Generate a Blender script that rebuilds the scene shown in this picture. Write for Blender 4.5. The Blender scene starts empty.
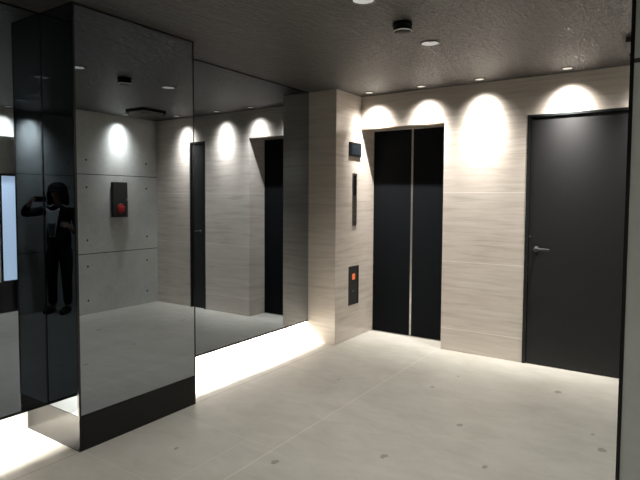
import bpy, bmesh, math, random
from mathutils import Vector, Matrix
random.seed(4)
SC = bpy.context.scene
COL = SC.collection
PI = math.pi

# ------------------------------------------------------------------ measures (metres, camera stands over 0,0)
YAW, PITCH, ROLL, FPX, SHIFT = 0.5928, 0.0520, 0.0056, 529.37, -12.916/640
EYE = 1.5
H = 2.611
XM, XP, XW = -3.2125, -2.875, 0.517      # glass wall face, column / lift return face, concrete wall face
XC = -3.465                               # back of the shadow gap under the glass
YB, YD, YE = 4.552, 5.060, 5.360         # lift return front, back wall, lift door plane
Y1, Y2 = 1.744, 2.652                    # column
GAP = 0.211
XE = -1.933                              # lift opening right side
DL, DR = -1.146, -0.180                  # door opening
EH, DH = 2.268, 2.272
YN, XN = 1.357, -0.096                   # near concrete wall end
YBACK = -3.2
XR = 0.80                                # back of recess

# ------------------------------------------------------------------ node helpers
def new_mat(name):
    m = bpy.data.materials.new(name); m.use_nodes = True
    nt = m.node_tree
    return m, nt, nt.nodes['Principled BSDF']
def lin(c):
    return tuple(((v/255)/12.92 if v/255 <= .04045 else ((v/255+.055)/1.055)**2.4) for v in c)
def node(nt, typ, **kw):
    n = nt.nodes.new(typ)
    for k, v in kw.items():
        if k in ('operation','noise_dimensions','data_type','blend_type','musgrave_type','feature'): setattr(n, k, v)
        else: n.inputs[k].default_value = v
    return n
def math_(nt, op, a, b=None, c=None, clamp=False):
    n = nt.nodes.new('ShaderNodeMath'); n.operation = op; n.use_clamp = clamp
    for i, v in enumerate((a, b, c)):
        if v is None: continue
        if isinstance(v, (int, float)): n.inputs[i].default_value = v
        else: nt.links.new(v, n.inputs[i])
    return n.outputs[0]
def mixc(nt, fac, a, b, mode='MIX'):
    n = nt.nodes.new('ShaderNodeMix'); n.data_type = 'RGBA'; n.blend_type = mode
    for sock, v in ((n.inputs[0], fac), (n.inputs[6], a), (n.inputs[7], b)):
        if isinstance(v, (int, float)): sock.default_value = v
        elif isinstance(v, tuple): sock.default_value = (*v[:3], 1)
        else: nt.links.new(v, sock)
    return n.outputs[2]
def position(nt):
    g = nt.nodes.new('ShaderNodeNewGeometry')
    s = nt.nodes.new('ShaderNodeSeparateXYZ'); nt.links.new(g.outputs['Position'], s.inputs[0])
    return g.outputs['Position'], s.outputs
def noise(nt, pos, scale, sc=(1,1,1), detail=4, rough=.55, rot=(0,0,0), dist=0):
    mp = nt.nodes.new('ShaderNodeMapping'); mp.inputs['Scale'].default_value = sc; mp.inputs['Rotation'].default_value = rot
    nt.links.new(pos, mp.inputs[0])
    n = nt.nodes.new('ShaderNodeTexNoise'); n.inputs['Scale'].default_value = scale
    n.inputs['Detail'].default_value = detail; n.inputs['Roughness'].default_value = rough; n.inputs['Distortion'].default_value = dist
    nt.links.new(mp.outputs[0], n.inputs['Vector'])
    return n.outputs['Fac']
def line(nt, coord, at, w):            # 1 on a line of half-width w
    d = math_(nt, 'ABSOLUTE', math_(nt, 'SUBTRACT', coord, at))
    return math_(nt, 'LESS_THAN', d, w)
def ramp(nt, fac, stops):
    r = nt.nodes.new('ShaderNodeValToRGB'); nt.links.new(fac, r.inputs[0])
    el = r.color_ramp.elements
    while len(el) < len(stops): el.new(.5)
    for e, (p, c) in zip(el, stops): e.position = p; e.color = (*c, 1)
    return r.outputs[0]
def bump(nt, h, strength, dist, bs):
    b = nt.nodes.new('ShaderNodeBump'); b.inputs['Strength'].default_value = strength; b.inputs['Distance'].default_value = dist
    nt.links.new(h, b.inputs['Height']); nt.links.new(b.outputs[0], bs.inputs['Normal'])

def plain(name, col, rough=.5, metal=0, spec=.5, emit=None, es=1, coat=0):
    m, nt, b = new_mat(name)
    pos, s = position(nt)
    n = noise(nt, pos, 35, detail=3)
    c = mixc(nt, n, tuple(v*.92 for v in col), tuple(min(1, v*1.08) for v in col))
    nt.links.new(c, b.inputs['Base Color'])
    b.inputs['Roughness'].default_value = rough; b.inputs['Metallic'].default_value = metal
    b.inputs['Specular IOR Level'].default_value = spec
    b.inputs['Coat Weight'].default_value = coat; b.inputs['Coat Roughness'].default_value = .03
    if emit: b.inputs['Emission Color'].default_value = (*emit, 1); b.inputs['Emission Strength'].default_value = es
    return m

# polished stone tile with horizontal veins
def stone():
    m, nt, b = new_mat('polished_stone')
    pos, s = position(nt)
    warp = noise(nt, pos, 1.3, (1,1,1), 3)
    a = noise(nt, pos, 2.4, (.75,.75,10), 6, .60, dist=.55)
    f = noise(nt, pos, 9.0, (.4,.4,11), 5, .7)
    v = math_(nt, 'ADD', math_(nt, 'MULTIPLY', a, .65), math_(nt, 'MULTIPLY', f, .35))
    v = math_(nt, 'ADD', v, math_(nt, 'MULTIPLY', math_(nt, 'SUBTRACT', warp, .5), .25))
    c = ramp(nt, v, [(.30, (.40,.355,.31)), (.47, (.53,.475,.42)), (.64, (.60,.55,.495))])
    dk = None
    for z in (.222, .897, 1.575, 2.20):
        l = line(nt, s[2], z, .0022)
        dk = l if dk is None else math_(nt, 'MAXIMUM', dk, l if z < 2 else math_(nt, 'MULTIPLY', l, .5))
    dk = math_(nt, 'MULTIPLY', dk, math_(nt, 'GREATER_THAN', s[0], -1.99))
    c = mixc(nt, math_(nt, 'MULTIPLY', dk, .75), c, (.86,.81,.75))
    nt.links.new(c, b.inputs['Base Color'])
    b.inputs['Roughness'].default_value = .09; b.inputs['Specular IOR Level'].default_value = .45
    h = math_(nt, 'SUBTRACT', math_(nt, 'MULTIPLY', a, .3), dk)
    bump(nt, h, .12, .002, b)
    return m
def floor_mat():
    m, nt, b = new_mat('floor_tile')
    pos, s = position(nt)
    a = noise(nt, pos, 1.6, (1,1,1), 6, .6)
    f = noise(nt, pos, 4, (1.0,2.0,1), 6, .6, rot=(0,0,.6), dist=.7)
    v = math_(nt, 'ADD', math_(nt, 'MULTIPLY', a, .55), math_(nt, 'MULTIPLY', f, .45))
    c = ramp(nt, v, [(.33, (.33,.315,.275)), (.5, (.39,.377,.335)), (.66, (.44,.427,.385))])
    # sparse dark stone flecks
    dis = noise(nt, pos, 38, detail=2)
    d = None
    for i, (fx, fy, fr) in enumerate([(-.727,4.439,1.3),(-1.154,3.401,1.0),(-.326,3.544,1.3),(-1.376,2.728,1.1),(-.848,2.937,.8),(-1.857,2.309,1.0),(-1.584,3.977,.8),
                        (-.40,3.75,.6),(-2.45,2.1,.7),(-1.05,2.2,1.0),(-1.5,4.35,.6),(-2.3,3.7,.6),(-1.2,1.5,1.0),(-1.9,.9,1.2),(-.7,.4,1.0),(-2.6,.3,.9)]):
        dx = math_(nt, 'SUBTRACT', s[0], fx); dy = math_(nt, 'MULTIPLY', math_(nt, 'SUBTRACT', s[1], fy), .75)
        q = math_(nt, 'DIVIDE', math_(nt, 'SQRT', math_(nt, 'ADD', math_(nt, 'MULTIPLY', dx, dx), math_(nt, 'MULTIPLY', dy, dy))), fr)
        d = q if d is None else math_(nt, 'MINIMUM', d, q)
    d = math_(nt, 'ADD', d, math_(nt, 'MULTIPLY', math_(nt, 'SUBTRACT', dis, .5), .03))
    fl = math_(nt, 'MULTIPLY', math_(nt, 'LESS_THAN', d, .019), .62)
    c = mixc(nt, fl, c, (.12,.11,.09))
    j1 = line(nt, s[0], -2.880, .003)
    j2 = line(nt, s[0], -1.96, .0035)
    west = math_(nt, 'LESS_THAN', s[0], -1.96)
    south = math_(nt, 'LESS_THAN', s[1], 2.435)
    j3 = math_(nt, 'MULTIPLY', line(nt, s[0], -2.178, .0025), south)
    j4 = None
    for y in (1.765, 2.437, 3.11, 3.783, 4.456):
        l = line(nt, s[1], y, .0022); j4 = l if j4 is None else math_(nt, 'MAXIMUM', j4, l)
    j4 = math_(nt, 'MULTIPLY', j4, west)
    c = mixc(nt, math_(nt, 'MULTIPLY', j1, .85), c, (.16,.14,.12))
    c = mixc(nt, math_(nt, 'MULTIPLY', j2, .45), c, (.68,.64,.54))
    c = mixc(nt, math_(nt, 'MULTIPLY', math_(nt, 'MAXIMUM', j3, j4), .35), c, (.62,.58,.5))
    nt.links.new(c, b.inputs['Base Color'])
    b.inputs['Roughness'].default_value = .42; b.inputs['Specular IOR Level'].default_value = .35
    bump(nt, f, .08, .004, b)
    return m
def concrete():
    m, nt, b = new_mat('fair_faced_concrete')
    pos, s = position(nt)
    a = noise(nt, pos, 1.8, detail=7, rough=.62)
    f = noise(nt, pos, 22, detail=4, rough=.6)
    v = math_(nt, 'ADD', math_(nt, 'MULTIPLY', a, .7), math_(nt, 'MULTIPLY', f, .3))
    c = ramp(nt, v, [(.3, (.40,.405,.38)), (.5, (.49,.495,.465)), (.7, (.57,.575,.54))])
    jz = None
    for z in (.783, 1.807):
        l = line(nt, s[2], z, .005); jz = l if jz is None else math_(nt, 'MAXIMUM', jz, l)
    for y in (-2.0, 3.62):
        jz = math_(nt, 'MAXIMUM', jz, line(nt, s[1], y, .004))
    # tie-rod holes
    zz = None
    for z in (.177, .62, .96, 1.64, 1.99):
        q = math_(nt, 'ABSOLUTE', math_(nt, 'SUBTRACT', s[2], z)); zz = q if zz is None else math_(nt, 'MINIMUM', zz, q)
    yy = math_(nt, 'PINGPONG', math_(nt, 'SUBTRACT', s[1], 3.957-.919*8), .4595)
    r = math_(nt, 'SQRT', math_(nt, 'ADD', math_(nt, 'MULTIPLY', zz, zz), math_(nt, 'MULTIPLY', yy, yy)))
    hole = math_(nt, 'MULTIPLY', math_(nt, 'LESS_THAN', r, .014), math_(nt, 'GREATER_THAN', s[0], .4))
    k = math_(nt, 'MAXIMUM', jz, hole)
    c = mixc(nt, math_(nt, 'MULTIPLY', k, .95), c, (.01,.01,.01))
    nt.links.new(c, b.inputs['Base Color'])
    b.inputs['Roughness'].default_value = .6; b.inputs['Specular IOR Level'].default_value = .3
    bump(nt, math_(nt, 'SUBTRACT', math_(nt, 'MULTIPLY', f, .25), k), .3, .006, b)
    return m
def ceil_mat():
    m, nt, b = new_mat('dark_textured_ceiling')
    pos, s = position(nt)
    a = noise(nt, pos, 24, (1,.18,1), 5, .65, rot=(0,0,.95), dist=.8)
    f = noise(nt, pos, 60, (1,.3,1), 4, .6, rot=(0,0,.7))
    v = math_(nt, 'ADD', math_(nt, 'MULTIPLY', a, .5), math_(nt, 'MULTIPLY', f, .5))
    c = ramp(nt, v, [(.3, (.014,.0128,.0115)), (.55, (.031,.028,.0245)), (.75, (.074,.066,.056))])
    nt.links.new(c, b.inputs['Base Color'])
    b.inputs['Roughness'].default_value = .5; b.inputs['Specular IOR Level'].default_value = .5
    bump(nt, v, 1.0, .03, b)
    return m
def mirror(name='tinted_mirror', col=(.35,.385,.42)):
    m, nt, b = new_mat(name)
    pos, s = position(nt)
    n = noise(nt, pos, 2, detail=2)
    c = mixc(nt, n, tuple(v*.98 for v in col), tuple(v*1.02 for v in col))
    nt.links.new(c, b.inputs['Base Color'])
    b.inputs['Metallic'].default_value = 1; b.inputs['Roughness'].default_value = .004
    return m

M = dict(
    stone=stone(), floor=floor_mat(), conc=concrete(), ceil=ceil_mat(),
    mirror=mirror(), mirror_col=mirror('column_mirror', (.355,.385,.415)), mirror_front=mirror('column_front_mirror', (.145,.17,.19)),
    glass_edge=plain('dark_glass_edge', (.006,.006,.007), .15),
    plinth=plain('black_polished_plinth', (.008,.0078,.0072), .14, spec=.25),
    cavity=plain('cavity_lining', (.65,.63,.6), .7),
    lift=plain('black_lift_door', (.004,.0047,.0055), .5, spec=.04),
    seam=plain('brushed_edge', (.5,.49,.47), .35, 1),
    door=plain('dark_steel_door', (.012,.012,.0123), .45, spec=.3),
    frame=plain('dark_door_frame', (.010,.012,.012), .4, spec=.3),
    black=plain('black_plastic', (.01,.01,.01), .35),
    blackg=plain('black_gloss', (.008,.008,.009), .06),
    panel=plain('grey_control_plate', (.05,.052,.048), .35, .3),
    screen=plain('blue_black_screen', (.012,.016,.02), .25, emit=(.02,.028,.035), es=.5),
    steel=plain('satin_steel', (.55,.53,.5), .28, 1),
    hsteel=plain('handle_steel', (.10,.10,.10), .35, .9),
    dsteel=plain('dim_steel', (.30,.27,.24), .4, 1),
    chrome=plain('chrome', (.8,.8,.8), .12, 1),
    white=plain('white_reflector', (.8,.8,.78), .3),
    trim=plain('grey_trim_ring', (.16,.15,.14), .35, .4),
    lamp=plain('warm_lamp', (.9,.9,.85), .4, emit=(1,.9,.76), es=6),
    dimlamp=plain('dim_lamp', (.9,.9,.85), .4, emit=(1,.95,.86), es=.12),
    matte=plain('matte_black', (.006,.006,.006), .5, spec=.12),
    halo=plain('painted_reflector_glow', (.8,.8,.78), .3, emit=(1,.96,.9), es=.38),  # emission stands in for lamp light caught by the reflector
    led=plain('led_strip', (.9,.9,.85), .4, emit=(1,.95,.85), es=6),
    orange=plain('orange_button_light', (.6,.12,.04), .4, emit=(1,.22,.08), es=.38),
    red=plain('red_alarm_lamp', (.26,.02,.02), .25, emit=(.9,.04,.04), es=.12),
    redd=plain('dark_red_ring', (.16,.01,.01), .3, emit=(.5,.01,.01), es=.12),
    cyan=plain('pale_blue_screen', (.3,.4,.5), .2, emit=(.62,.78,1.0), es=1.1),
    gold=plain('dull_brass', (.3,.22,.14), .4, 1),
)

# ------------------------------------------------------------------ mesh helpers
def box(bm, x0, x1, y0, y1, z0, z1, bev=0):
    vs = [bm.verts.new(p) for p in ((x0,y0,z0),(x1,y0,z0),(x1,y1,z0),(x0,y1,z0),(x0,y0,z1),(x1,y0,z1),(x1,y1,z1),(x0,y1,z1))]
    fs = [bm.faces.new([vs[i] for i in f]) for f in ((3,2,1,0),(4,5,6,7),(0,1,5,4),(1,2,6,5),(2,3,7,6),(3,0,4,7))]
    if bev:
        es = list({e for f in fs for e in f.edges})
        bmesh.ops.bevel(bm, geom=es, offset=bev, segments=2, profile=.5, affect='EDGES')
def lathe(bm, prof, c=(0,0,0), axis='Z', seg=32, closed=True):
    """prof: list of (r, h); revolved round axis through c"""
    rings = []
    for r, h in prof:
        ring = []
        for k in range(seg):
            a = 2*PI*k/seg; u, v = r*math.cos(a), r*math.sin(a)
            p = {'Z': (u, v, h), 'X': (h, u, v), 'Y': (v, h, u)}[axis]
            ring.append(bm.verts.new((c[0]+p[0], c[1]+p[1], c[2]+p[2])))
        rings.append(ring)
    for i in range(len(rings)-1):
        for k in range(seg):
            bm.faces.new((rings[i][k], rings[i][(k+1)%seg], rings[i+1][(k+1)%seg], rings[i+1][k]))
    if closed:
        bm.faces.new(rings[0][::-1]); bm.faces.new(rings[-1])
def ring_prof(bm, prof, c, axis='Z', seg=32):
    lathe(bm, prof+[prof[0]], c, axis, seg, False)
def setp(o, label=None, cat=None, group=None, kind=None):
    for k, v in (('label',label),('category',cat),('group',group),('kind',kind)):
        if v: o[k] = v
    return o
def obj(name, bm, mat, parent=None, smooth=False, origin=None):
    bmesh.ops.remove_doubles(bm, verts=bm.verts, dist=1e-6)
    bmesh.ops.recalc_face_normals(bm, faces=bm.faces)
    me = bpy.data.meshes.new(name)
    if parent is not None:
        w = parent; off = Vector((0,0,0))
        while w is not None: off += w.location; w = w.parent
        bmesh.ops.translate(bm, verts=bm.verts, vec=-off)
    elif origin is not None:
        bmesh.ops.translate(bm, verts=bm.verts, vec=-Vector(origin))
    bm.to_mesh(me); bm.free()
    if smooth:
        for p in me.polygons: p.use_smooth = True
    o = bpy.data.objects.new(name, me); COL.objects.link(o)
    if mat: me.materials.append(mat)
    if parent is not None: o.parent = parent
    elif origin is not None: o.location = origin
    return o
def B(): return bmesh.new()
def bobj(name, mat, dims, parent=None, bev=0, origin=None):
    bm = B(); box(bm, *dims, bev=bev); return obj(name, bm, mat, parent, origin=origin)
def thing(name, loc, label, cat, group=None):
    o = bpy.data.objects.new(name, None); COL.objects.link(o); o.location = loc; o.empty_display_size = .1
    return setp(o, label, cat, group)
def copy_tree(o, parent=None):
    c = o.copy(); COL.objects.link(c); c.parent = parent
    for ch in list(o.children): copy_tree(ch, c)
    return c
def struct(name, bm, mat, parent=None):
    o = obj(name, bm, mat, parent)
    if parent is None: o['kind'] = 'structure'
    return o

# ------------------------------------------------------------------ fixture positions
WASH = [(-2.685,4.885),(-2.11,4.89),(-1.54,4.89),(-0.80,4.885),(-0.132,4.88)]     # along the back wall
WASH_R = [(0.355,4.43),(0.355,3.27),(0.355,1.93),(0.355,-0.12)]                                    # along the concrete wall
ROUND = [(-1.49,3.595),(-1.485,2.625),(-1.535,0.83),(-1.50,-1.2),(-0.2,0.35)]  # last two are added: rear fill, and a lamp to brighten the near wall

# ------------------------------------------------------------------ shell
bm = B(); box(bm, XC-.1, XR+.1, YBACK-.1, YE+.15, -.1, 0); struct('floor', bm, M['floor'])

bm = B(); box(bm, XC-.1, XR+.1, YBACK-.1, YE+.15, H, H+.16)
ceil = struct('ceiling', bm, M['ceil'])
cb = B()
for (x, y), r in [(p, .040) for p in WASH+WASH_R] + [(p, .060) for p in ROUND]:
    lathe(cb, [(r, H-.05), (r, H+.12)], (x, y, 0), seg=32)
cm = bpy.data.meshes.new('tmp'); cb.to_mesh(cm); cb.free()
cut = bpy.data.objects.new('tmp', cm); COL.objects.link(cut)
md = ceil.modifiers.new('b', 'BOOLEAN'); md.operation = 'DIFFERENCE'; md.object = cut; md.solver = 'EXACT'
bpy.context.view_layer.update()
dg = bpy.context.evaluated_depsgraph_get()
nm = bpy.data.meshes.new_from_object(ceil.evaluated_get(dg))
ceil.modifiers.clear(); ceil.data = nm
bpy.data.objects.remove(cut); bpy.data.meshes.remove(cm)

bm = B()   # back wall, with the lift opening and the door opening
T = .32
box(bm, XP, XE, YD, YD+T, EH, H)
box(bm, XE, DL, YD, YD+T, 0, H)
box(bm, DL, DR, YD, YD+T, DH, H)
box(bm, DR, XW+.02, YD, YD+T, 0, H)
struct('wall_back', bm, M['stone'])
bm = B(); box(bm, XC, XP, YB, YE+.15, 0, H); struct('wall_corner', bm, M['stone'])
bm = B(); box(bm, XC-.1, XC, YBACK, YB, 0, H); struct('wall_left', bm, M['cavity'])
bm = B(); box(bm, XC-.1, XR, YBACK-.1, YBACK, 0, H); struct('wall_rear', bm, M['conc'])
bm = B()
box(bm, XW, XR+.1, 3.62, YD, 0, H)
box(bm, XW, XR+.1, YBACK, YN+.13, 0, H)
box(bm, XW, XR+.1, YN+.13, 3.62, 2.262, H)
box(bm, XR, XR+.1, YN+.13, 3.62, 0, 2.262)
struct('wall_right', bm, M['conc'])
bm = B(); box(bm, XN+.008, XW, YN, YN+.13, 0, H); struct('wall_near', bm, M['conc'])
bm = B(); box(bm, XN, XN+.0078, YN-.002, YN+.132, 0, H); struct('trim_1', bm, M['glass_edge'])
bm = B(); box(bm, XR-.004, XR, YN+.13, 3.619, 0, .405); struct('baseboard_recess', bm, M['glass_edge'])

# ------------------------------------------------------------------ mirror cladding of the left wall
def cladding(y0, y1, label):
    t = thing('mirror_wall_panel', (XM-.01, (y0+y1)/2, GAP), label, 'mirror', 'dark mirror wall panels')
    bobj('mirror_glass', M['mirror'], (XM-.012, XM, y0+.0005, y1-.0005, GAP+.016, H-.012), t)
    bm = B()
    box(bm, XM-.03, XM-.013, y0, y1, GAP, H)                # dark backing that shows as a thin dark border
    box(bm, XM-.013, XM+.001, y0, y1, GAP, GAP+.016); box(bm, XM-.013, XM-.002, y0, y1, H-.012, H)
    obj('backing_edge', bm, M['glass_edge'], t)
    return t
cladding(Y2, YB, 'dark mirror wall panel between the mirrored column and the stone corner')
cladding(YBACK, Y1, 'dark mirror wall panel at the left picture edge, in front of the column')

# LED strips in the gap behind the mirror panels
def led(y0, y1, label):
    t = setp(bobj('light_strip', M['led'], (XC+.004, XC+.10, y0+(.1 if y0 > 2 else .03), y1-(.03 if y0 > 2 else .25), .40, .415), origin=(XC+.015, (y0+y1)/2, .455)), label, 'light', 'hidden light strips')
    l = bpy.data.lights.new('strip_light', 'AREA'); l.shape = 'RECTANGLE'; l.size = .12; l.size_y = y1-y0-(.13 if y0 > 2 else .28)
    l.energy = LEDW*(y1-y0); l.color = (1, .95, .88); l.spread = math.radians(170)
    o = bpy.data.objects.new('strip_light', l); COL.objects.link(o); o.location = (XC+.06, (y0+y1)/2+(.035 if y0 > 2 else -.11), .385)
    o.rotation_euler = (0, -.25, 0)
LEDW = 75
led(Y2, YB, 'light strip in the gap behind the mirror panel beyond the column')
led(.70, Y1, 'light strip in the gap behind the mirror panel before the column')

# ------------------------------------------------------------------ mirrored column
t = thing('mirrored_column', ((XP+XC)/2, (Y1+Y2)/2, 0), 'square column clad in dark mirror standing on a black plinth', 'column')
bobj('plinth', M['plinth'], (XC+.002, XP, Y1, Y2, 0, GAP), t)
bobj('core', M['glass_edge'], (XC+.002, XP-.008, Y1+.008, Y2-.008, GAP, H), t)
setp(bobj('mirror_face', M['mirror_col'], (XP-.008, XP, Y1+.012, Y2-.008, GAP+.004, H-.012), t), 'side mirror face turned to the hall')
setp(bobj('mirror_face', M['mirror_front'], (XM+.002, XP-.014, Y1, Y1+.008, GAP+.004, H-.012), t), 'front mirror face turned to the camera')
bm = B(); box(bm, XP-.014, XP+.0015, Y1-.0015, Y1+.012, GAP, H); box(bm, XP-.008, XP+.0015, Y2-.008, Y2+.0015, GAP, H)
box(bm, XP-.008, XP, Y1, Y2, H-.012, H); box(bm, XM, XP, Y1, Y1+.008, H-.012, H)  # top strips: dark shapes standing in for the shadow line under the ceiling
box(bm, XM+.0005, XM+.005, Y1-.0035, Y1+.0, GAP+.016, H-.012)
obj('trim_and_top_shade', bm, M['glass_edge'], t)

# ------------------------------------------------------------------ lift doors
t = thing('elevator_door', ((XP+XE)/2, YE, 0), 'black two-leaf elevator doors set in the pale stone wall', 'elevator')
mid = (XP+XE)/2
bobj('door_panel', M['lift'], (XP+.001, mid-.011, YE, YE+.018, .004, EH+.06), t)
bobj('door_panel', M['lift'], (mid+.011, XE-.001, YE, YE+.018, .004, EH+.06), t)
bm = B(); box(bm, mid-.011, mid+.011, YE+.001, YE+.017, .004, EH+.06); setp(obj('meeting_edge', bm, M['seam'], t), 'bright metal meeting edge')
setp(bobj('sill', M['seam'], (XP+.001, XE-.001, YE-.03, YE-.002, 0, .004), t), 'metal sill')
bobj('header', M['gold'], (XP+.001, XE-.001, YD+.002, YD+.02, EH-.012, EH), t)

# ------------------------------------------------------------------ dark door
door = thing('door_1', ((DL+DR)/2, YD, 0), 'plain dark steel door with a lever handle in the stone wall', 'door'); door['kind'] = 'structure'
bm = B(); w = .03
box(bm, DL, DL+w, YD-.006, YD+.1, 0, DH); box(bm, DR-w, DR, YD-.006, YD+.1, 0, DH); box(bm, DL+w, DR-w, YD-.006, YD+.1, DH-.02, DH)
obj('frame', bm, M['frame'], door)
leaf = bobj('door_leaf', M['door'], (DL+w+.004, DR-w-.004, YD+.008, YD+.05, .008, DH-.024), door)
hz, hx = 1.062, -1.048
bm = B()
lathe(bm, [(.026, -.006), (.024, -.010)], (hx, YD+.014, hz), 'Y', 24)
lathe(bm, [(.010, -.010), (.010, -.050)], (hx, YD+.012, hz), 'Y', 16)
box(bm, hx-.011, hx+.122, YD-.046, YD-.034, hz-.010, hz+.010, .004)
setp(obj('lever_handle', bm, M['hsteel'], door, True), 'satin metal lever handle')
bm = B(); lathe(bm, [(.008, -.004), (.006, -.007)], (DL+w+.012, YD+.012, 1.175), 'Y', 16); obj('keyhole', bm, M['dsteel'], door)
bobj('backing', M['black'], (DL, DR, YD+.1, YD+.12, 0, DH), door)

# ------------------------------------------------------------------ lift controls on the return face (faces +X)
def plate(name, y0, y1, z0, z1, mat, label, cat, d=.006, bev=.0015):
    t = thing(name, (XP, (y0+y1)/2, z0), label, cat)
    bobj('plate', mat, (XP, XP+d, y0, y1, z0, z1), t, bev)
    return t
t = plate('wall_display', 4.800, 5.040, 1.958, 2.106, M['black'], 'small square black display high on the stone corner beside the elevator', 'display', .014)
bobj('screen', M['screen'], (XP+.0135, XP+.0155, 4.838, 5.005, 1.980, 2.086), t)
t = plate('hall_indicator', 4.876, 4.968, 1.225, 1.780, M['dsteel'], 'tall narrow metal floor indicator on the stone corner beside the elevator', 'indicator', .007)
bobj('window', M['blackg'], (XP+.0065, XP+.0085, 4.893, 4.951, 1.548, 1.757), t)
for z in (1.345, 1.285):
    bm = B(); lathe(bm, [(.009, .006), (.008, .011)], (XP, 4.919, z), 'X', 20); obj('indicator_button', bm, M['steel'], t, True)
t = plate('elevator_call_panel', 4.815, 5.020, .370, .787, M['panel'], 'dark grey elevator call panel with a glowing orange button', 'call panel', .008)
bobj('surround', M['black'], (XP+.0075, XP+.009, 4.993, 5.020, .370, .787), t)
setp(bobj('call_button', M['orange'], (XP+.0075, XP+.012, 4.880, 4.935, .640, .705), t, .002), 'glowing orange call button')
bm = B(); lathe(bm, [(.008, .008), (.007, .0095)], (XP, 4.902, .518), 'X', 16); obj('key_switch', bm, M['steel'], t)

# ------------------------------------------------------------------ fire hydrant box on the concrete wall (faces -X)
hy0, hy1, hz0, hz1 = 4.308, 4.545, 1.25, 1.718
t = thing('fire_alarm_box', (XW, (hy0+hy1)/2, hz0), 'dark grey fire alarm box with a red lamp on the concrete wall', 'alarm box')
bobj('cabinet', M['frame'], (XW-.03, XW, hy0, hy1, hz0, hz1), t, .004)
bobj('cover', M['panel'], (XW-.035, XW-.030, hy0+.012, hy1-.012, hz0+.012, hz1-.012), t)
bm = B(); lathe(bm, [(.066, -.034), (.062, -.044), (.05, -.046)], (XW, 4.434, 1.363), 'X', 32); setp(obj('lamp_ring', bm, M['redd'], t, True), 'dark red ring round the lamp')
bm = B(); lathe(bm, [(.040, -.044), (.036, -.058), (.022, -.066), (.006, -.068)], (XW, 4.434, 1.363), 'X', 32); setp(obj('alarm_lamp', bm, M['red'], t, True), 'glowing red alarm lamp')
bobj('latch', M['steel'], (XW-.041, XW-.034, 4.518, 4.530, 1.47, 1.50), t)

# ------------------------------------------------------------------ recess beyond the near concrete wall: a tall pale blue screen
t = thing('light_screen', (XR-.02, 3.48, .405), 'tall pale blue lit screen in a dark frame, seen mirrored at the left edge', 'screen')
bm = B(); y0, y1, z0, z1 = 3.345, 3.585, .405, 1.80; w = .018
box(bm, XR-.03, XR-.002, y0, y0+w, z0, z1); box(bm, XR-.03, XR-.002, y1-w, y1, z0, z1); box(bm, XR-.03, XR-.002, y0+w, y1-w, z0, z0+w); box(bm, XR-.03, XR-.002, y0+w, y1-w, z1-w, z1)
obj('frame', bm, M['glass_edge'], t)
bobj('lit_panel', M['cyan'], (XR-.02, XR-.004, y0+w, y1-w, z0+w, z1-w), t)

# ------------------------------------------------------------------ ceiling fixtures
def spot(x, y, e, size, blend, tilt=(0,0), r=.007, col=(1,.955,.90), z=H-.004):
    l = bpy.data.lights.new('spot_light', 'SPOT'); l.energy = e; l.spot_size = math.radians(size); l.spot_blend = blend
    l.shadow_soft_size = r; l.color = col
    o = bpy.data.objects.new('spot_light', l); COL.objects.link(o); o.location = (x, y, z)
    o.rotation_euler = (math.radians(tilt[0]), math.radians(tilt[1]), 0)
    return o
def beam(x, y, e, sigma, axis, col=(1,.955,.90)):
    '''a lamp whose intensity falls off from its axis as a bell curve, like a real reflector lamp'''
    o = spot(x, y, e, 170, .1, col=col)
    l = o.data; l.use_nodes = True; nt = l.node_tree
    em = nt.nodes['Emission']
    g = nt.nodes.new('ShaderNodeNewGeometry'); sp = nt.nodes.new('ShaderNodeVectorMath'); sp.operation = 'DOT_PRODUCT'; nt.links.new(g.outputs['Incoming'], sp.inputs[0])
    sp.inputs[1].default_value = axis
    th = math_(nt, 'ARCCOSINE', math_(nt, 'ABSOLUTE', sp.outputs['Value'], clamp=True))
    k = math_(nt, 'MULTIPLY', math_(nt, 'MULTIPLY', th, th), -1/(2*math.radians(sigma)**2))
    # the recessed lamp is cut off by its housing away from straight down
    s2 = nt.nodes.new('ShaderNodeSeparateXYZ'); nt.links.new(g.outputs['Incoming'], s2.inputs[0])
    tn = math_(nt, 'ARCCOSINE', math_(nt, 'ABSOLUTE', s2.outputs[2], clamp=True))
    mr = nt.nodes.new('ShaderNodeMapRange'); mr.interpolation_type = 'SMOOTHSTEP'; nt.links.new(tn, mr.inputs[0])
    mr.inputs[1].default_value = math.radians(66); mr.inputs[2].default_value = math.radians(50); mr.inputs[3].default_value = 0; mr.inputs[4].default_value = 1
    v = math_(nt, 'ADD', math_(nt, 'MULTIPLY', math_(nt, 'EXPONENT', k), mr.outputs[0]), 0.0)
    nt.links.new(v, em.inputs['Strength'])
    return o
def downlight(x, y):
    t = thing('downlight', (x, y, H), 'x', 'light')
    bm = B(); ring_prof(bm, [(.040, H-.006), (.050, H-.005), (.053, H+.0), (.040, H+.001)], (x, y, 0)); obj('trim_ring', bm, M['black'], t, True)
    bm = B(); lathe(bm, [(.0395, H-.003), (.034, H+.02), (.026, H+.045)], (x, y, 0), closed=False); obj('reflector', bm, M['white'], t, True)
    bm = B(); lathe(bm, [(.026, H+.040), (.026, H+.046)], (x, y, 0)); obj('lens', bm, M['lamp'], t)
    return t
d0 = downlight(*WASH[0])
d0['group'] = 'downlights along the back wall'
d0['label'] = 'small lit downlight in the ceiling corner beside the stone return'
labs = ['small lit ceiling downlight above the elevator doors', 'small lit ceiling downlight above the stone wall between elevator and door',
        'small lit ceiling downlight above the dark steel door', 'small ceiling downlight in the far right corner, seen only in the mirror']
for (x, y), lb in zip(WASH[1:], labs):
    c = copy_tree(d0); c.location = (x, y, H); c['label'] = lb
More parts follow.
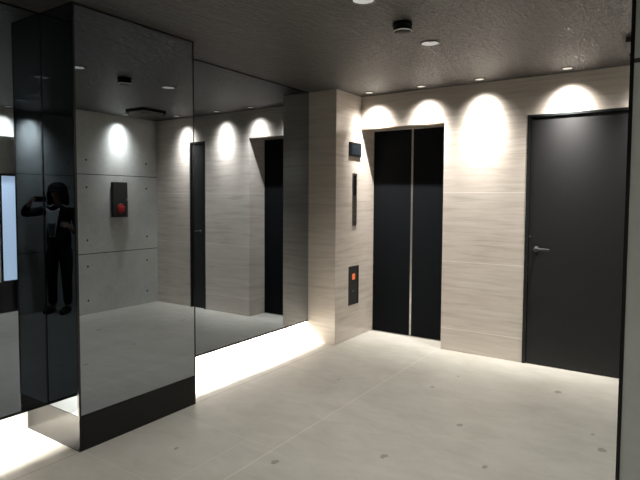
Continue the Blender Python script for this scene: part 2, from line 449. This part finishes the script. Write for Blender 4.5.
labs = ['small lit ceiling downlight above the fire alarm box, seen in the column mirror', 'small lit ceiling downlight over the recess with the pale blue screen',
        'small lit ceiling downlight beside the near concrete wall end, over the recess',
        'small lit ceiling downlight above the person taking the photo']
for (x, y), lb in zip(WASH_R, labs):
    c = copy_tree(d0); c.location = (x, y, H); c['label'] = lb; c['group'] = 'downlights along the concrete wall'
def roundlight(x, y):
    t = thing('round_downlight', (x, y, H), 'x', 'light')
    bm = B(); ring_prof(bm, [(.060, H-.005), (.070, H-.005), (.071, H), (.060, H+.001)], (x, y, 0)); obj('trim_ring', bm, M['black'], t, True)
    bm = B(); lathe(bm, [(.0595, H-.003), (.052, H+.03), (.040, H+.07)], (x, y, 0), closed=False); obj('reflector', bm, M['chrome'], t, True)
    bm = B(); ring_prof(bm, [(.058, H-.001), (.0535, H+.022), (.051, H+.022), (.055, H-.001)], (x, y, 0)); obj('painted_glow_ring', bm, M['halo'], t, True)  # glowing ring added to make the reflector look lit
    bm = B(); lathe(bm, [(.034, H+.012), (.040, H+.018), (.040, H+.07)], (x-.006, y+.006, 0)); obj('lens', bm, M['chrome'], t)
    return t
r0 = roundlight(*ROUND[0]); r0['group'] = 'round downlights in the middle of the ceiling'
r0['label'] = 'round chrome ceiling downlight between smoke detector and stone wall'
for (x, y), lb in zip(ROUND[1:], ['round chrome ceiling downlight at the top edge of the photo', 'round chrome ceiling downlight before the column, seen reflected in its front',
                                  'added fill downlight behind the person taking the photo', 'added downlight to brighten the near concrete wall end']):
    c = copy_tree(r0); c.location = (x, y, H); c['label'] = lb

# light from the fixtures and the two added fill lamps
for i, (x, y) in enumerate(WASH):
    beam(x, y, (470, 340, 330, 520, 330)[i], 14.5, (0, .276, -.961))
for (x, y) in WASH_R:
    beam(x, y, 215, 15.5, (.292, 0, -.956), (1,.98,.95))
for (x, y), e, c in zip(ROUND, (135, 70, 50, 130, 22), ((1,.97,.92),)*4+((.95,.98,.88),)):
    spot(x, y, e, 172 if y == -1.2 else 125, 1.0, r=.04, col=c)

# smoke detector
sx, sy = -1.47, 3.10
t = thing('smoke_detector', (sx, sy, H), 'round black smoke detector with a shiny rim on the ceiling', 'smoke detector')
bm = B(); lathe(bm, [(.062, H), (.062, H-.024), (.059, H-.026)], (sx, sy, 0)); obj('base', bm, M['matte'], t, True)
bm = B(); lathe(bm, [(.060, H-.024), (.058, H-.048), (.046, H-.058), (.02, H-.060)], (sx, sy, 0)); obj('head', bm, M['matte'], t, True)
bm = B(); ring_prof(bm, [(.050, H-.057), (.057, H-.052), (.0585, H-.046), (.052, H-.050)], (sx, sy, 0)); setp(obj('rim', bm, M['chrome'], t, True), 'shiny metal rim')

# ceiling hatch
t = thing('ceiling_hatch', (-.16, 4.36, H), 'square dark-edged hatch panel under the ceiling, seen in the column mirror', 'ceiling hatch')
x0, x1, y0, y1 = -.325, .005, 4.18, 4.54; w = .03
bm = B(); box(bm, x0, x1, y0, y0+w, H-.035, H); box(bm, x0, x0+w, y0+w, y1, H-.035, H); box(bm, x1-w, x1, y0+w, y1, H-.012, H); box(bm, x0+w, x1-w, y1-w, y1, H-.012, H)
obj('frame', bm, M['black'], t)
bobj('hatch_panel', M['ceil'], (x0+w, x1-w, y0+w, y1-w, H-.008, H-.001), t)
for (x, y) in ((x0+.015, y1-.02), (x1-.015, y0+.02)):
    bm = B(); lathe(bm, [(.014, H-.01), (.016, H-.050), (.010, H-.055)], (x, y, 0), seg=16); obj('catch', bm, M['black'], t)

# ------------------------------------------------------------------ the person taking the photo
FWD = Vector((-math.sin(YAW), math.cos(YAW), 0)); RGT = Vector((math.cos(YAW), math.sin(YAW), 0))
BASE = FWD*-.42+RGT*.03
def skin_mesh(name, verts, edges, mat, parent, sub=2, root=0):
    """verts: (x,y,z,rx[,ry])"""
    me = bpy.data.meshes.new(name); me.from_pydata([v[:3] for v in verts], edges, []); me.update()
    o = bpy.data.objects.new(name, me); COL.objects.link(o)
    md = o.modifiers.new('s', 'SKIN'); md.branch_smoothing = .3; md.use_smooth_shade = True
    for i, v in enumerate(verts):
        sv = me.skin_vertices[0].data[i]; sv.radius = (v[3], v[4] if len(v) > 4 else v[3]); sv.use_root = (i == root)
    ms = o.modifiers.new('d', 'SUBSURF'); ms.levels = sub; ms.render_levels = sub
    bpy.context.view_layer.update()
    nm = bpy.data.meshes.new_from_object(o.evaluated_get(bpy.context.evaluated_depsgraph_get())); nm.name = name
    bpy.data.objects.remove(o)
    for p in nm.polygons: p.use_smooth = True
    nm.materials.clear(); nm.materials.append(mat)
    o = bpy.data.objects.new(name, nm); COL.objects.link(o); o.parent = parent
    return o
def flatten(o, k, z0=.72, z1=1.45):
    '''make a round torso oval: narrower front to back'''
    for v in o.data.vertices:
        if z0 < v.co.z < z1 and abs(v.co.x) < .215 and abs(v.co.y) < .22:
            t = min(1, (v.co.z-z0)/.12, (z1-v.co.z)/.06)
            if v.co.x**2+v.co.y**2 < .26**2: v.co.y *= 1+(k-1)*t
def lobj(name, bm, mat, parent, smooth=True):
    bmesh.ops.recalc_face_normals(bm, faces=bm.faces)
    me = bpy.data.meshes.new(name); bm.to_mesh(me); bm.free(); me.materials.append(mat)
    for p in me.polygons: p.use_smooth = smooth
    o = bpy.data.objects.new(name, me); COL.objects.link(o); o.parent = parent
    return o
SKIN = plain('skin', (.42,.26,.19), .5); CLOTH = plain('black_jacket', (.012,.012,.014), .85, spec=.2)
TROU = plain('black_trousers', (.010,.010,.012), .85, spec=.2); SHIRT = plain('white_shirt', (.8,.8,.82), .8, spec=.2)
HAIR = plain('black_hair', (.010,.008,.007), .7, spec=.25); PRINT = plain('grey_print', (.13,.13,.14), .8); SHOE = plain('black_shoe', (.012,.012,.012), .4)
EYEW = plain('eye_white', (.7,.7,.7), .2); EYEB = plain('eye_iris', (.02,.012,.01), .1); LIP = plain('lip', (.33,.12,.10), .5)

P = thing('person', BASE, 'person in black jacket and white shirt holding up a phone, seen mirrored in the column', 'person')
P.rotation_euler = (0, 0, YAW); P.scale = (1, 1, .98)
V, Ed = [], []
def chain(start, pts):
    i = start
    for p in pts:
        V.append(p); Ed.append((i, len(V)-1)); i = len(V)-1
    return i
V.append((0, 0, .90, .125))                                          # pelvis root
chest = chain(0, [(0,0,1.02,.115), (0,0,1.16,.122), (0,0,1.30,.135)])
up = chain(chest, [(0,-.005,1.385,.10,.07), (0,.0,1.43,.052,.05), (0,.012,1.49,.047,.05)])
chain(up, [(0,.035,1.545,.058,.066), (0,.032,1.60,.070,.085), (0,.022,1.66,.070,.086), (0,.018,1.70,.045,.055)])
def hand(wrist_i, w, d, n, side):
    """palm from wrist w along d, fingers curled round towards n (palm side)"""
    w, d, n = Vector(w), Vector(d).normalized(), Vector(n).normalized(); s = d.cross(n)*side
    pm = w+d*.045; i0 = chain(wrist_i, [(*pm, .030, .018)])
    for k, L in enumerate((.070, .078, .073, .058)):
        q = pm+d*.04+s*(.030-.020*k)
        p1 = q+d*(L*.35)+n*.012; p2 = p1+d*(L*.18)+n*(L*.33); p3 = p2-d*.008+n*(L*.26)
        chain(i0, [(*q, .0095), (*p1, .0088), (*p2, .0080), (*p3, .0070)])
    b = w+d*.018+s*.034; c = b+d*.028+s*.016+n*.014; e = c+d*.026+n*.018
    chain(i0, [(*b, .0115), (*c, .0100), (*e, .0085)])
# right arm raised to the phone
RW = (.185,.352,1.455)
a = chain(chest, [(.115,0,1.375,.062), (.178,.01,1.365,.055), (.255,.10,1.345,.046), (.335,.195,1.330,.040), (.27,.27,1.385,.037), (RW[0],RW[1],RW[2],.026)])
hand(a, RW, (-.45,.35,.5), (-.55,-.1,.0), 1)
# left arm bent across the side
LW = (-.235,.175,1.14)
a = chain(chest, [(-.115,0,1.375,.062), (-.178,.0,1.36,.055), (-.225,-.02,1.22,.046), (-.25,-.04,1.075,.040), (-.24,.07,1.10,.036), (LW[0],LW[1],LW[2],.026)])
hand(a, LW, (.3,.7,.45), (.8,-.2,-.2), -1)
for s in (-1, 1):
    a = chain(0, [(s*.088,0,.84,.088,.09), (s*.092,.005,.68,.076), (s*.092,.01,.49,.056), (s*.094,-.005,.33,.054), (s*.095,-.012,.10,.036), (s*.098,.03,.05,.038,.035), (s*.105,.12,.032,.036,.026), (s*.108,.17,.028,.028,.02)])
body = skin_mesh('body', V, Ed, SKIN, P); flatten(body, .62)
# head shape: eyes, nose, mouth, ears
for s in (-1, 1):
    bm = B(); bmesh.ops.create_uvsphere(bm, u_segments=16, v_segments=10, radius=.0125, matrix=Matrix.Translation((s*.031, .098, 1.612)))
    eye = lobj('eye', bm, EYEW, P)
    bm = B(); bmesh.ops.create_uvsphere(bm, u_segments=12, v_segments=8, radius=.006, matrix=Matrix.Translation((s*.030, .1085, 1.611)))
    lobj('iris', bm, EYEB, eye)
bm = B(); bmesh.ops.create_cone(bm, segments=12, radius1=.014, radius2=.005, depth=.045, cap_ends=True,
      matrix=Matrix.Translation((0, .112, 1.588)) @ Matrix.Rotation(-.35, 4, 'X'))
bmesh.ops.create_uvsphere(bm, u_segments=12, v_segments=8, radius=.0125, matrix=Matrix.Translation((0, .119, 1.573)))
lobj('nose', bm, SKIN, P)
bm = B(); bmesh.ops.create_uvsphere(bm, u_segments=16, v_segments=8, radius=1, matrix=Matrix.Translation((0, .098, 1.546)) @ Matrix.Diagonal((.024, .010, .007, 1)))
lobj('mouth', bm, LIP, P)
for s in (-1, 1):
    bm = B(); bmesh.ops.create_uvsphere(bm, u_segments=12, v_segments=8, radius=1, matrix=Matrix.Translation((s*.078, .015, 1.598)) @ Matrix.Diagonal((.010, .018, .030, 1)))
    lobj('ear', bm, SKIN, P)
# bob hair: shell open at the face
bm = B(); seg, rows = 40, 18
grid = []
for j in range(rows+1):
    tt = j/rows
    row = []
    for k in range(seg):
        a = 2*PI*k/seg                    # 0 = towards +Y (face)
        front = max(0, math.cos(a))
        zlow = 1.45 + .165*min(1, max(0, (math.cos(a)-.45)/.35))
        if tt < .5:
            th = tt/.5*PI/2; r = math.sin(th); z = 1.635+.110*math.cos(th)
        else:
            q = (tt-.5)/.5; r = 1+.16*math.sin(q*PI*.75)-.05*q; z = 1.635+(zlow-1.635)*q if zlow < 1.635 else 1.635
        rr = r*(1+.03*math.sin(7*a+3*tt)+.02*math.sin(17*a+5*tt)*tt); z -= .02*tt*max(0, math.sin(11*a))
        row.append(bm.verts.new((.118*rr*math.sin(a), .012+rr*math.cos(a)*(.112 if math.cos(a) < 0 else .108), z)))
    grid.append(row)
for j in range(rows):
    for k in range(seg):
        try: bm.faces.new((grid[j][k], grid[j][(k+1)%seg], grid[j+1][(k+1)%seg], grid[j+1][k]))
        except ValueError: pass
bmesh.ops.remove_doubles(bm, verts=bm.verts, dist=1e-5)
hair = lobj('hair', bm, HAIR, P)
sm = hair.modifiers.new('t', 'SOLIDIFY'); sm.thickness = .014; sm.offset = -1
# jacket with sleeves
V, Ed = [], []
V.append((0,0,.79,.180))
c1 = chain(0, [(0,.0,1.02,.166), (0,.0,1.18,.168), (0,-.004,1.31,.176)])
chain(c1, [(0,-.008,1.39,.112,.082), (0,-.012,1.435,.072,.062)])
chain(c1, [(.115,0,1.378,.078), (.180,.01,1.370,.070), (.258,.10,1.345,.062), (.338,.198,1.328,.056), (.27,.275,1.385,.050), (.205,.335,1.438,.042)])
chain(c1, [(-.115,0,1.378,.078), (-.182,.0,1.362,.070), (-.230,-.02,1.22,.062), (-.255,-.045,1.070,.056), (-.242,.07,1.10,.050), (-.237,.145,1.13,.042)])
jk = skin_mesh('jacket', V, Ed, CLOTH, P); flatten(jk, .68)
# trousers
V, Ed = [], []
V.append((0,0,1.0,.142)); chain(0, [(0,0,.93,.150)])
for s in (-1, 1):
    chain(1, [(s*.084,0,.80,.098), (s*.096,.005,.66,.088), (s*.096,.01,.49,.070), (s*.098,-.002,.30,.062), (s*.099,-.008,.09,.056)])
tr = skin_mesh('trousers', V, Ed, TROU, P); flatten(tr, .72, .78, 1.2)
# shirt front showing in the open jacket
def patch(name, z0, z1, w0, w1, mat, y, vneck=0):
    bm = B(); n, mrows = 10, 10; g = []
    for j in range(mrows+1):
        q = j/mrows; z = z0+(z1-z0)*q; w = w0+(w1-w0)*q; r = []
        for k in range(n+1):
            u = -1+2*k/n
            zz = z - (vneck*(1-abs(u)) if j == mrows else 0)
            r.append(bm.verts.new((w*u+.03, y-.5*(w*u)**2*6 - .05*max(0, q-.55), zz)))
        g.append(r)
    for j in range(mrows):
        for k in range(n): bm.faces.new((g[j][k], g[j][k+1], g[j+1][k+1], g[j+1][k]))
    o = lobj(name, bm, mat, P); md = o.modifiers.new('t', 'SOLIDIFY'); md.thickness = .004
    return o
patch('shirt', 1.02, 1.405, .040, .092, SHIRT, .128, .05)
patch('shirt_print', 1.03, 1.29, .036, .060, PRINT, .133)
# shoes
for s in (-1, 1):
    bm = B(); bmesh.ops.create_uvsphere(bm, u_segments=20, v_segments=12, radius=1, matrix=Matrix.Translation((s*.105, .075, .042)) @ Matrix.Diagonal((.047, .145, .055, 1)))
    for v in bm.verts: v.co.z = max(v.co.z, 0.0)
    lobj('shoe', bm, SHOE, P)

# the phone, held level in the right hand, lens at the camera position
ph = thing('phone', FWD*-.42, 'black phone held sideways at eye level by the person in the mirror', 'phone'); ph.rotation_euler = (0, 0, YAW)
bm = B(); box(bm, -.018, .128, .398, .406, 1.452, 1.520, .003); lobj('case', bm, M['blackg'], ph, False)
bm = B(); box(bm, -.010, .120, .3972, .3978, 1.456, 1.516); lobj('display', bm, plain('phone_display', (.05,.05,.05), .2, emit=(.5,.5,.5), es=.25), ph, False)
bm = B(); lathe(bm, [(.007, .406), (.006, .408)], (0, 0, 1.5), 'Y', 20); lobj('lens', bm, M['chrome'], ph)

# ------------------------------------------------------------------ world, camera, view
w = bpy.data.worlds.new('World'); SC.world = w; w.use_nodes = True
bg = w.node_tree.nodes['Background']; bg.inputs[0].default_value = (.9,.95,1,1); bg.inputs[1].default_value = .02

cd = bpy.data.cameras.new('camera'); cam = bpy.data.objects.new('camera', cd); COL.objects.link(cam)
cd.sensor_fit = 'HORIZONTAL'; cd.sensor_width = 36; cd.lens = FPX/640*36; cd.clip_start = .02; cd.shift_y = SHIFT
F = Vector((-math.sin(YAW)*math.cos(PITCH), math.cos(YAW)*math.cos(PITCH), -math.sin(PITCH)))
R = Vector((math.cos(YAW), math.sin(YAW), 0)); U = R.cross(F)
R2 = math.cos(ROLL)*R+math.sin(ROLL)*U; U2 = -math.sin(ROLL)*R+math.cos(ROLL)*U
mw = Matrix((R2, U2, -F)).transposed().to_4x4(); mw.translation = (0, 0, EYE); cam.matrix_world = mw
SC.camera = cam
SC.view_settings.view_transform = 'Standard'; SC.view_settings.look = 'None'
SC.view_settings.exposure = 0.0; SC.view_settings.gamma = 1.0
SC.cycles.use_denoising = True
SC.cycles.caustics_reflective = False; SC.cycles.caustics_refractive = False
SC.cycles.max_bounces = 14; SC.cycles.diffuse_bounces = 6; SC.cycles.glossy_bounces = 8
SC.cycles.sample_clamp_indirect = 6
